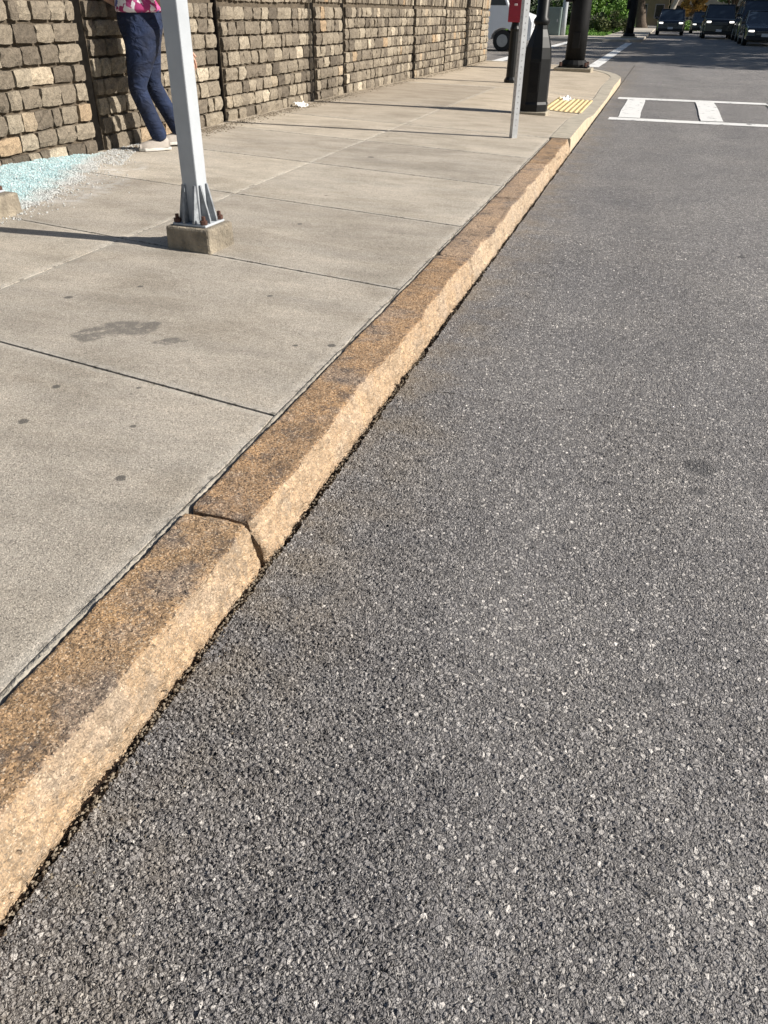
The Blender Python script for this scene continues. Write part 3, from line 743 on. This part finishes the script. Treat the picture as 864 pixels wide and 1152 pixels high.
# ------------------------------------------------------------------ woman walking past the wall (cut off above the hips by the frame)
def skin_obj(name, verts, edges, mat, parent, sub=2, root=0):
    me = bpy.data.meshes.new(name); bm = bmesh.new(); L = bm.verts.layers.skin.verify()
    bv = []
    for i, (p, r) in enumerate(verts):
        v = bm.verts.new(p); d = v[L]; d.radius = (r, r) if isinstance(r, (int, float)) else r; d.use_root = (i == root); bv.append(v)
    for a, b in edges: bm.edges.new((bv[a], bv[b]))
    bm.to_mesh(me); bm.free(); me.materials.append(mat); o = link(name, me, parent)
    o.modifiers.new('skin', 'SKIN').use_smooth_shade = True
    sm = o.modifiers.new('sub', 'SUBSURF'); sm.levels = sub; sm.render_levels = sub
    return o
def woman():
    g = G('denim'); v = g.obj(); n = g.noise(v, 9, 4); f = g.noise(g.scale(v, 1, 1, .3), 120, 2)
    g.bump(g.noise(g.scale(v, .8, .8, 1.5), 9, 3, .5, dist=1.2), .03)
    denim = g.fin(g.ramp(n, [(.3, (.002, .006, .022)), (.75, (.008, .021, .066))]), .85)
    g = G('patterned_blouse'); v = g.obj(); vo = g.vor(g.warp(v, 14, .1), 26); c = g.sep(vo.outputs['Color'])
    blouse = g.fin(g.ramp(c[0], [(0, (.75, .72, .74)), (.35, (.34, .03, .14)), (.6, (.78, .70, .74)), (.75, (.12, .14, .38)), (.9, (.5, .09, .25))], 'CONSTANT'), .8)
    skinm = simple('skin', (.50, .30, .22), .5, .08, 6, Subsurface_Weight=.1)
    shoem = simple('pale_sneaker', (.36, .32, .28), .7, .12, 30)
    solem = simple('sneaker_sole', (.56, .54, .5), .7, .1, 30)
    hairm = simple('hair', (.03, .02, .013), .5, .3, 60)
    LX = [(.02, .1, .88), (.135, .11, .475), (.0, .11, .10)]           # left hip, knee, ankle
    RX = [(-.03, -.1, .88), (-.06, -.10, .47), (-.24, -.10, .12)]
    lerp = lambda a, b, t: tuple(p+(q-p)*t for p, q in zip(a, b))
    loc = (-4.10, 6.44, .163); a = math.atan2(-.74, -.67)
    # body: pelvis - spine - neck - head, arms with fingers, legs with feet: one surface
    V = [((-.0, 0, .93), .135), ((.0, 0, 1.1), .125), ((.01, 0, 1.27), .135), ((.0, 0, 1.37), .075), ((.015, 0, 1.43), .05), ((.04, 0, 1.49), .075), ((.04, 0, 1.575), .083), ((.03, 0, 1.64), .05)]
    E = [(0, 1), (1, 2), (2, 3), (3, 4), (4, 5), (5, 6), (6, 7)]
    def chain(start, items):
        p = start
        for it in items: V.append(it); E.append((p, len(V)-1)); p = len(V)-1
        return p
    for hip, kn, an in (LX, RX):
        low = an is RX[2]
        chain(0, [(hip, .095), (lerp(hip, kn, .5), .085), (kn, .058), (lerp(kn, an, .35), .055), (an, .036), ((an[0]+.04, an[1], an[2]-.055), .036), ((an[0]+.15, an[1], .035 if not low else .045), .03)])
    def arm(sh, el, wr, hdir):
        e = chain(2, [(sh, .058), (lerp(sh, el, .5), .045), (el, .038), (lerp(el, wr, .5), .034), (wr, .024)])
        w0 = Vector(wr); d = Vector(hdir).normalized(); sd = d.cross(Vector((0, 1, 0))).normalized()
        pm = chain(e, [(tuple(w0+d*.05), .026)])
        for k in range(4):
            q = w0+d*.075+sd*(k-1.5)*.02; ln = (.062, .072, .068, .05)[k]
            chain(pm, [(tuple(q), .0095), (tuple(q+d*ln*.55+Vector((.0, -.004, -.004))), .0085), (tuple(q+d*ln+Vector((.004, -.016, -.006))), .007)])
        chain(e, [(tuple(w0+d*.03-sd*.035), .010), (tuple(w0+d*.065-sd*.048), .0085)])
    arm((.0, .185, 1.31), (-.15, .27, 1.02), (-.27, .29, .745), (-.3, 0, -1))
    arm((.0, -.185, 1.31), (.06, -.25, 1.04), (.26, -.17, 1.12), (1, .3, .25))
    body = skin_obj('person', V, E, skinm, None)
    body.location = loc; body.rotation_euler = (0, 0, a)
    tag(body, 'woman in dark jeans, patterned blouse and pale sneakers walking along the stone wall', 'person')
    em = simple('eye', (.05, .04, .03), .2)
    for sy in (-1, 1):
        fe = MB(); fe.lathe([(.001, -.011), (.009, -.006), (.011, 0), (.009, .006), (.001, .011)], (.113, sy*.03, 1.565), 8); fe.build('eye', em, body, smooth=True)
    fe = MB(); fe.prism([(.115, 1.565), (.142, 1.53), (.112, 1.523)], -.013, .013); fe.build('nose', skinm, body, .006)
    fe = MB(); fe.box((.112, 0, 1.497), (.012, .045, .012)); fe.build('mouth', simple('lips', (.4, .12, .11), .5), body, .004)
    for sy in (-1, 1):
        fe = MB(); fe.lathe([(.012, -.03), (.02, 0), (.012, .03)], (.03, sy*.085, 1.55), 8); fe.build('ear', skinm, body, smooth=True)
    h = skin_obj('hair', [((.01, 0, 1.62), .092), ((-.03, 0, 1.56), .088), ((-.06, 0, 1.45), .06), ((-.07, 0, 1.36), .04)], [(0, 1), (1, 2), (2, 3)], hairm, body)
    # jeans
    V = [((-.0, 0, 1.09), .19), ((-.0, 0, .95), .208), ((0, 0, .86), .20)]; E = [(0, 1), (1, 2)]
    for hip, kn, an in (LX, RX):
        p = 2
        for q, r in ((lerp(hip, kn, .30), .145), (lerp(hip, kn, .55), .116), (lerp(hip, kn, .85), .086), (kn, .080), (lerp(kn, an, .4), .074), (lerp(kn, an, .8), .073), (lerp(kn, an, 1.12), .08)):
            V.append((q, r)); E.append((p, len(V)-1)); p = len(V)-1
    skin_obj('jeans', V, E, denim, body)
    V = [((-.01, 0, .985), .21), ((-.01, 0, 1.03), .222), ((.0, 0, 1.10), .19), ((.0, 0, 1.25), .165), ((0, 0, 1.36), .085)]; E = [(0, 1), (1, 2), (2, 3), (3, 4)]
    for sh, el in (((.0, .185, 1.31), (-.15, .27, 1.02)), ((.0, -.185, 1.31), (.06, -.25, 1.04))):
        V.append((sh, .075)); E.append((3, len(V)-1)); V.append((lerp(sh, el, .5), .06)); E.append((len(V)-2, len(V)-1))
    skin_obj('blouse', V, E, blouse, body)
    for an, lift in ((LX[2], 0), (RX[2], .01)):
        m = MB(); secs = [(-.075, .028, .052), (-.05, .040, .085), (.0, .042, .092), (.06, .046, .07), (.12, .048, .052), (.165, .036, .04), (.185, .018, .026)]
        V = []; F = []
        for i, (sx, hw, hh) in enumerate(secs):
            for k in range(8):
                t = k/7*math.pi; V.append((an[0]+sx, an[1]+hw*math.cos(t), .024+lift+max(0, math.sin(t))**.6*hh))
        for i in range(len(secs)-1):
            for k in range(7): q = i*8+k; F.append((q, q+1, q+9, q+8))
        F.append(tuple(range(8))); F.append(tuple((len(secs)-1)*8+k for k in range(7, -1, -1)))
        sh = mesh('shoe', V, F, shoem, body, True)
        so = MB(); so.prism([(an[0]-.082, an[1]-.03), (an[0]+.06, an[1]-.05), (an[0]+.15, an[1]-.046), (an[0]+.192, an[1]-.015), (an[0]+.192, an[1]+.015), (an[0]+.15, an[1]+.046), (an[0]+.06, an[1]+.05), (an[0]-.082, an[1]+.03)], lift, .026+lift, 'z'); so.build('sole', solem, sh, .006)
woman()

# ------------------------------------------------------------------ beyond the side street
far = simple('far_concrete', (.42, .38, .32), .9, .15, 2)
def sheet(name, poly, z, mat, skirt=.15, kind='structure'):
    m = MB(); m.prism(poly, z-skirt, z, 'z'); return tag(m.build(name, mat), kind=kind)
sheet('far_pavement', [(-40, 48.2), (-3.2, 48.2), (-2.2, 48.5), (-1.5, 49.3), (-1.25, 50.5), (-1.25, 180), (-3.6, 180), (-3.6, 55.2), (-40, 55.2)], .11, far)
sheet('right_pavement', [(9.2, -30), (13, -30), (13, 180), (9.2, 180)], .13, far)
lawn = sheet('lawn', [(-60, 55.2), (-3.605, 55.2), (-3.605, 180), (-60, 180)], .13, simple('lawn_soil', (.10, .19, .03), .95, .4, 3))
def grass():
    V = []; F = []
    for _ in range(9000):
        y = 55.4+abs(random.gauss(0, 20)); x = random.uniform(-14, -3.7)*(y/70); x = min(x, -3.7)
        k = len(V); a = random.random()*3.14; h = random.uniform(.06, .16); wd = .03
        V += [(x-wd*math.cos(a), y-wd*math.sin(a), .12), (x+wd*math.cos(a), y+wd*math.sin(a), .12), (x+random.gauss(0, .03), y, .12+h)]; F.append((k, k+1, k+2))
    tag(mesh('grass', V, F, simple('grass_blades', (.13, .26, .035), .8, .35, 5)), kind='stuff')
grass()

def leafmat(name, col):
    g = G(name); v = g.obj(); n = g.noise(v, 1.6, 4); n2 = g.n('ShaderNodeNewGeometry').outputs['Random Per Island']
    c = g.mix(1., g.ramp(n, [(.3, tuple(k*.6 for k in col)), (.7, tuple(k*1.35 for k in col))]), g.ramp(n2, [(0, .6), (1, 1.4)]), 'MULTIPLY')
    return g.fin(c, .6, Transmission_Weight=0)
LEAF = [leafmat('leaf_dark', (.035, .062, .016)), leafmat('leaf_mid', (.06, .12, .022)), leafmat('leaf_bright', (.12, .23, .03)), leafmat('leaf_olive', (.10, .115, .035)), leafmat('leaf_gold', (.42, .25, .06))]
BARK = simple('bark', (.10, .075, .055), .95, .4, 9, .03, 20)
PALEBARK = simple('pale_bark', (.42, .38, .33), .9, .3, 6, .03, 20)
def leaves(clumps, n, size):
    V = []; F = []
    for (c, r) in clumps:
        for _ in range(n):
            d = Vector((random.gauss(0, 1), random.gauss(0, 1), random.gauss(0, 1))).normalized()*r*random.random()**.4
            p = Vector(c)+Vector((d.x, d.y, d.z*.8)); u = Vector((random.gauss(0, 1), random.gauss(0, 1), random.gauss(0, .6))).normalized()
            q = u.cross(Vector((random.gauss(0, 1), random.gauss(0, 1), random.gauss(0, 1)))).normalized(); s = size*random.uniform(.6, 1.4); k = len(V)
            V += [tuple(p-u*s), tuple(p+q*s*.5), tuple(p+u*s), tuple(p-q*s*.5)]; F.append((k, k+1, k+2, k+3))
    return V, F
TREE_CACHE = {}
def tree(name, loc, H, R, zc, leaf, label, key, bark=BARK, lean=(0, 0), n=130, size=.22, group=None, tr=.2, cat='tree'):
    r = empty(name, loc, random.random()*6 if not lean[0] else 0, label, cat, group)
    if key in TREE_CACHE:
        for me, nm in TREE_CACHE[key]: link(nm, me, r)
        return r
    t = MB(); t.tube([(0, 0, -.2), (lean[0]*.1, lean[1]*.1, .5), (lean[0]*.5, lean[1]*.5, H*.4), (lean[0], lean[1], H*.8)], [tr*1.5, tr, tr*.8, tr*.3], 10)
    cl = []
    for i in range(34):
        a = random.random()*6.28; rr = R*math.sqrt(random.random()); z = zc+(H-zc)*random.random()
        taper = 1-abs((z-zc)/(H-zc)-.45)*.9
        c = (lean[0]+rr*taper*math.cos(a), lean[1]+rr*taper*math.sin(a), z); cl.append((c, R*random.uniform(.22, .36)))
        if i % 4 == 0: t.tube([(lean[0]*.5, lean[1]*.5, zc*.8), (c[0]*.5, c[1]*.5, (zc+c[2])/2), c], [tr*.4, tr*.25, tr*.08], 6)
    V, F = leaves(cl, n, size)
    a = t.build('trunk', bark, r, smooth=True); b = mesh('crown', V, F, leaf, r)
    TREE_CACHE[key] = [(a.data, 'trunk'), (b.data, 'crown')]
    return r
def bush(loc, R, H, leaf, label, key, n=110, size=.1, group=None):
    r = empty('bush', loc, random.random()*6, label, 'bush', group)
    if key in TREE_CACHE:
        for me, nm in TREE_CACHE[key]: link(nm, me, r)
        return r
    cl = []; st = MB()
    for i in range(22):
        a = random.random()*6.28; rr = R*math.sqrt(random.random()); z = random.uniform(.15, 1)*H*(1-.5*(rr/R)**2); c = (rr*math.cos(a), rr*math.sin(a), z); cl.append((c, R*.3))
        if i % 3 == 0: st.tube([(0, 0, -.1), (c[0]*.5, c[1]*.5, z*.6), c], [.03, .02, .008], 5)
    V, F = leaves(cl, n, size)
    a = st.build('stems', BARK, r); b = mesh('foliage', V, F, leaf, r); TREE_CACHE[key] = [(a.data, 'stems'), (b.data, 'foliage')]
    return r
# trees on the right-hand pavement, out of frame, whose shade falls over the road
for i, (tx, ty, H, R) in enumerate([(11.5, 31.5, 9.5, 4.2), (13, 38, 11, 4.8), (11.6, 45, 9.5, 4.4), (12.5, 52, 11, 4.8), (11.8, 60, 10, 4.6), (12.6, 68, 11, 4.8), (13, 77, 11, 5), (17, 43, 13, 5), (17.5, 57, 13, 5)]):
    tree('street_tree', (tx, ty, .1), H, R, 2.6, LEAF[0], 'broad unseen street tree on the right-hand pavement shading the road', 'street%d' % (i % 2), group='unseen street trees shading the road', n=150, size=.24)
# bushes and trees seen behind the far corner
bush((-5.0, 72, .1), 2.0, 3.2, LEAF[2], 'large bright green bush lit by the sun left of the far signal pole', 'b0', 260, .11)
bush((-4.0, 64, .1), 1.3, 1.1, LEAF[3], 'low olive bush in front of the bright green bush', 'b1', 160, .08)
bush((-9.4, 84, .1), 2.2, 3.2, LEAF[0], 'dark bush beyond the lawn left of the bright green bush', 'b2', 240, .14)
bush((-14, 86, .1), 2.4, 3.4, LEAF[0], 'dark bush beyond the lawn behind the utility cabinet', 'b3', 240, .14)
for i, (tx, ty, lb) in enumerate([(-24, 100, 'shaded tree farthest left beyond the lawn'), (-17, 108, 'shaded tree left behind the dark bushes'), (-9.5, 112, 'shaded tree behind the bright green bush'), (-1.5, 128, 'shaded tree closing the view above the leading car'),
        (6.5, 112, 'shaded tree behind the small car'), (10.5, 100, 'shaded tree right behind the queue of cars'), (16, 120, 'shaded tree farthest right beyond the cars')]):
    tree('background_tree', (tx, ty, 0), 11, 5.2, 1.2, LEAF[0] if i % 2 else LEAF[1], lb, 'bg%d' % (i % 2), n=150, size=.3)
# leaning trunks and golden foliage at the end of the road
tree('leaning_tree', (-.6, 92, 0), 8, 2.6, 3.6, LEAF[0], 'tree with a pale leaning trunk behind the leading car', 'lean', PALEBARK, (2.2, 0), 60, .2, tr=.26)
tree('dark_tree', (-2.6, 94, 0), 8, 2.4, 3.6, LEAF[0], 'tree with a dark leaning trunk left of the leading car', 'dleart', BARK, (-1.4, 0), 60, .2, tr=.5)
bush((1.9, 96, 1.2), 1.3, 2.0, LEAF[4], 'golden autumn bush above the gap behind the leading car', 'gold', 100, .13)
bush((1.9, 90, 0), 1.4, .7, LEAF[2], 'low yellow green hedge between the leading car and the small car', 'hedge', 140, .08)

def house(loc, wd, dp, h, wallc, roofc, label):
    r = empty('house', loc, 0, label, 'house')
    m = MB(); m.box((0, 0, h/2), (wd, dp, h)); m.build('wall', wallc, r)
    m = MB(); m.prism([(-wd/2-.4, h+.01), (wd/2+.4, h+.01), (0, h+wd*.35)], -dp/2-.4, dp/2+.4); m.build('roof', roofc, r)
    for i in range(4):
        wx = -wd/2+wd*(i+.5)/4; m = MB(); m.box((wx, -dp/2-.02, 1.6), (1.1, .1, 1.5)); wi = m.build('window', M['label'], r)
        m = MB(); m.box((wx, -dp/2-.06, 1.6), (.9, .05, 1.3)); m.build('pane', simple('dark_glass', (.02, .025, .03), .1), wi)
    m = MB(); m.box((wd*.0, -dp/2-.03, 1.05), (1.0, .12, 2.1)); m.build('door', M['kerbface'], r)
house((4.2, 125, 0), 9, 8, 4.5, simple('cream_render', (.60, .55, .47), .9, .1, 2), simple('slate', (.07, .07, .08), .8), 'pale house glimpsed at the end of the road behind the cars')
house((-4.5, 122, 0), 8, 8, 4.2, simple('tan_render', (.42, .31, .20), .9, .1, 2), simple('brown_roof', (.10, .06, .04), .8), 'tan house glimpsed behind the leaning trunks')

def cabinet():
    r = empty('utility_cabinet', (-6.55, 54.0, .11), 0, 'grey green utility cabinet standing at the edge of the lawn', 'cabinet')
    m = MB(); m.box((0, 0, .7), (.85, .6, 1.4)); m.build('box', simple('cabinet_green', (.13, .17, .16), .6, .1, 3), r, .02)
    m = MB(); m.box((0, -.31, .72), (.74, .03, 1.2)); d = m.build('door', simple('cabinet_green_door', (.14, .18, .17), .6, .1, 3), r, .01)
    m = MB(); m.box((.25, -.335, .75), (.04, .03, .14)); m.build('handle', M['galv'], d)
    r = empty('utility_pole', (-6.0, 54.4, .11), 0, 'pale grey utility pole rising beside the green cabinet', 'pole')
    m = MB(); m.lathe([(.17, -.1), (.16, 1), (.13, 7)], n=14); m.build('shaft', M['postpaint'], r, smooth=True)
    m = MB(); m.box((.12, -.14, 2.2), (.22, .1, .5)); m.build('meter_box', M['galv'], r, .01)
cabinet()

# ------------------------------------------------------------------ vehicles
GLASS = simple('car_glass', (.022, .034, .052), .06, .1, 2, Specular_IOR_Level=.8)
TYRE = simple('tyre', (.018, .018, .018), .85, .2, 20)
RIM = simple('rim', (.32, .33, .34), .35, .1, 9, Metallic=.6)
PLATE = simple('plate', (.65, .66, .68), .5, .08, 40)
gl = G('headlamp_lit'); gl.b.inputs['Emission Color'].default_value = (1, .96, .88, 1); gl.b.inputs['Emission Strength'].default_value = 1.2; LAMP_ON = gl.fin((.8, .8, .8), .2)
LAMP_OFF = simple('headlamp', (.55, .57, .6), .15, .1, 9); TAIL = simple('tail_lamp', (.35, .02, .02), .25, .1, 9)
TRIM = simple('black_trim', (.014, .014, .015), .5, .2, 12)
def car(loc, rz, paint, label, W=1.86, L=4.6, H=1.62, style='suv', lit=True, name='car', group='cars coming along the road', cat='car'):
    # nose towards local -Y
    r = empty(name, loc, rz, label, cat, group)
    hl = L/2; hw = W/2; belt = .62*H; hood = .60*H if style != 'sedan' else .56*H
    if style == 'sedan': cab = [(-.22*L, belt), (-.02*L, H), (.22*L, H-.03), (.40*L, belt+.02)]; deck = belt
    elif style == 'van': cab = [(-.36*L, belt), (-.24*L, H), (.46*L, H), (.49*L, belt)]; deck = belt
    else: cab = [(-.22*L, belt), (-.09*L, H), (.38*L, H-.04), (.47*L, belt)]; deck = belt
    nose = -hl
    prof = [(nose+.05, .22), (nose, .42), (nose+.02, hood-.16), (nose+.14, hood-.03), (cab[0][0], belt), (cab[3][0], deck), (hl-.03, deck-.06), (hl, .5), (hl-.06, .24)]
    # wheel arches cut into the lower edge
    wr = .33 if style == 'sedan' else .37
    lower = []
    for cy in (.30*L, -.31*L):
        for k in range(9):
            t = math.pi*k/8; lower.append((cy+(wr+.06)*math.cos(t), .24+max(0, math.sin(t))*(wr+.17)))
    ring = prof+lower
    bm = MB()
    n = len(ring); secs = [(-hw, .93), (-hw*.94, 1.), (hw*.94, 1.), (hw, .93)]
    V = []; F = []
    for xs, k in ((-hw+.035, 0), (-hw, 1), (hw, 1), (hw-.035, 0)):
        pass
    def xw(y, z):
        t = abs(y)/hl; return hw*(1-.10*max(0, t-.62)/.38)*(1-.07*max(0, (z-.6)/H))
    for s in (-1, 1):
        for (y, z) in ring: V.append((s*xw(y, z), y, z))
    F = [tuple(range(n)), tuple(range(2*n-1, n-1, -1))]+[(i, i+n, (i+1) % n+n, (i+1) % n) for i in range(n)]
    bm.add(V, F); body = bm.build('body', paint, r, .075, seg=3)
    # glasshouse: glass volume with roof and pillars
    ti = .80
    g = MB(); V = []
    for s in (-1, 1):
        for i, (y, z) in enumerate(cab): V.append((s*(hw*.91 if z < H*.8 else hw*ti), y, z-.012 if z > H*.8 else z-.03))
    g.add(V, [(0, 1, 2, 3), (7, 6, 5, 4), (0, 4, 5, 1), (1, 5, 6, 2), (2, 6, 7, 3), (3, 7, 4, 0)]); g.build('windows', GLASS, r)
    ro = MB(); y1, y2 = cab[1][0], cab[2][0]; ro.box((0, (y1+y2)/2, H-.008), (2*hw*ti+.02, y2-y1+.06, .05)); ro.build('roof', paint, body, .024)
    for k in range(3):
        m = MB(); m.box((0, nose-.024, hood-.33+k*.06), (W*.46, .02, .016)); m.build('grille_bar', RIM, body)
    for s in (-1, 1):
        my = (y1+y2)/2
        for a, b in ((cab[0], cab[1]), (cab[3], cab[2]), ((my, belt), (my, H-.01))):
            pl = MB(); pl.tube([(s*hw*.915, a[0], a[1]-.04), (s*(hw*ti+.005), b[0], b[1]-.01)], .034, 6); pl.build('pillar', paint, body)
    for s in (-1, 1):
        m = MB(); m.box((s*(hw*.70), nose+.045, hood-.19), (.28, .14, .10 if style != 'sedan' else .08), rz=s*.22); m.build('headlight', LAMP_ON if lit else LAMP_OFF, r, .04)
        m = MB(); m.box((s*hw*.78, hl-.02, belt-.2), (.2, .1, .26)); m.build('tail_light', TAIL, r, .02)
        m = MB(); m.box((s*(hw+.08), cab[0][0]+.16, belt+.06), (.2, .12, .14)); m.build('mirror', paint, r, .03)
        for cy in (.30*L, -.31*L):
            t = MB(); c = Vector((s*(hw-.12), cy, wr)); ax = Vector((s, 0, 0))
            t.tube([c-ax*.11, c-ax*.10, c+ax*.10, c+ax*.115], [wr*.92, wr, wr, wr*.93], 24); wh = t.build('wheel', TYRE, r, smooth=False)
            q = MB(); q.tube([c+ax*.11, c+ax*.122], [wr*.64, wr*.6], 20)
            q.build('rim', RIM, wh)
    m = MB(); m.box((0, nose+.012, hood-.27), (W*.5, .06, .2)); m.build('grille', TRIM, r, .015)
    m = MB(); m.box((0, nose+.03, .3), (W*.86, .12, .16)); m.build('bumper', TRIM, r, .03)
    m = MB(); m.box((0, nose-.035, .45), (.34, .015, .13)); m.build('number_plate', PLATE, r)
    return r
P = lambda n, c: simple(n, c, .22, .06, 2, Coat_Weight=.6)
car((.08, 68.9, 0), 0, P('navy_paint', (.012, .016, .032)), 'leading dark navy car alone on the left of the oncoming traffic, headlights on', 1.9, 4.6, 1.56)
car((2.5, 77.9, 0), 0, P('black_paint', (.012, .012, .013)), 'small dark car half hidden behind the black jeep-like car, farthest back', 1.75, 4.2, 1.45, 'sedan')
car((2.95, 61.7, 0), 0, P('coal_paint', (.011, .011, .012)), 'tall black off-road car in the middle of the oncoming queue', 1.88, 4.8, 1.80)
car((4.62, 55.8, 0), 0, P('soot_paint', (.009, .009, .010)), 'large black van directly behind the dark sedan, unlit', 1.98, 5.2, 1.95, 'van', lit=False, cat='van')
car((4.45, 48.9, 0), 0, P('blue_black_paint', (.012, .016, .028)), 'dark sedan at the right picture edge, front of the oncoming queue', 1.84, 4.7, 1.44, 'sedan')

def white_van():
    r = empty('white_van', (-7.3, 33.6, 0), 0, 'white van with a pale blue band crossing the side street behind the wall end', 'van')
    wp = simple('white_van_paint', (.78, .79, .80), .3, .05, 2)
    L = 5.2; ring = [(-2.6, .35), (-2.6, 2.1), (-2.4, 2.25), (1.3, 2.25), (1.75, 1.35), (2.5, 1.12), (2.6, .9), (2.6, .35)]
    def arch(cx): return [(cx+.43*math.cos(math.pi*k/8), .35+.36*math.sin(math.pi*k/8)+.02) for k in range(9)]
    ring += arch(1.55)+arch(-1.5)
    m = MB(); m.prism(ring, -.95, .95); m.build('body', wp, r, .04)
    m = MB(); m.box((-.9, -.953, 1.12), (3.0, .012, .22)); m.build('side_band', simple('pale_blue_band', (.30, .50, .70), .4), r)
    m = MB(); m.prism([(.5, 1.42), (1.62, 1.42), (1.3, 2.05), (.5, 2.05)], -.957, -.945); m.build('side_window', GLASS, r)
    m = MB(); m.add([(1.36, -.8, 2.12), (1.36, .8, 2.12), (1.74, .85, 1.42), (1.74, -.85, 1.42)], [(0, 1, 2, 3)])
    m.V = [(p[0]+.045, p[1], p[2]+.03) for p in m.V]; o = m.build('windscreen', GLASS, r); o.modifiers.new('t', 'SOLIDIFY').thickness = .01
    m = MB(); m.box((2.55, -.72, .86), (.14, .3, .2)); m.build('headlight', LAMP_OFF, r, .02)
    m = MB(); m.box((2.55, .72, .86), (.14, .3, .2)); m.build('headlight', LAMP_OFF, r, .02)
    m = MB(); m.box((2.58, 0, .46), (.14, 1.8, .22)); m.build('bumper', TRIM, r, .03)
    m = MB(); m.box((.9, -.965, 1.1), (.18, .03, .04)); m.build('door_handle', TRIM, r)
    for cx in (1.55, -1.5):
        for s in (-1, 1):
            t = MB(); t.tube([(cx, s*.74, .34), (cx, s*.94, .34)], .34, 24); wh = t.build('wheel', TYRE, r)
            q = MB(); q.tube([(cx, s*.94, .34), (cx, s*.955, .34)], .2, 18); q.build('rim', RIM, wh)
white_van()
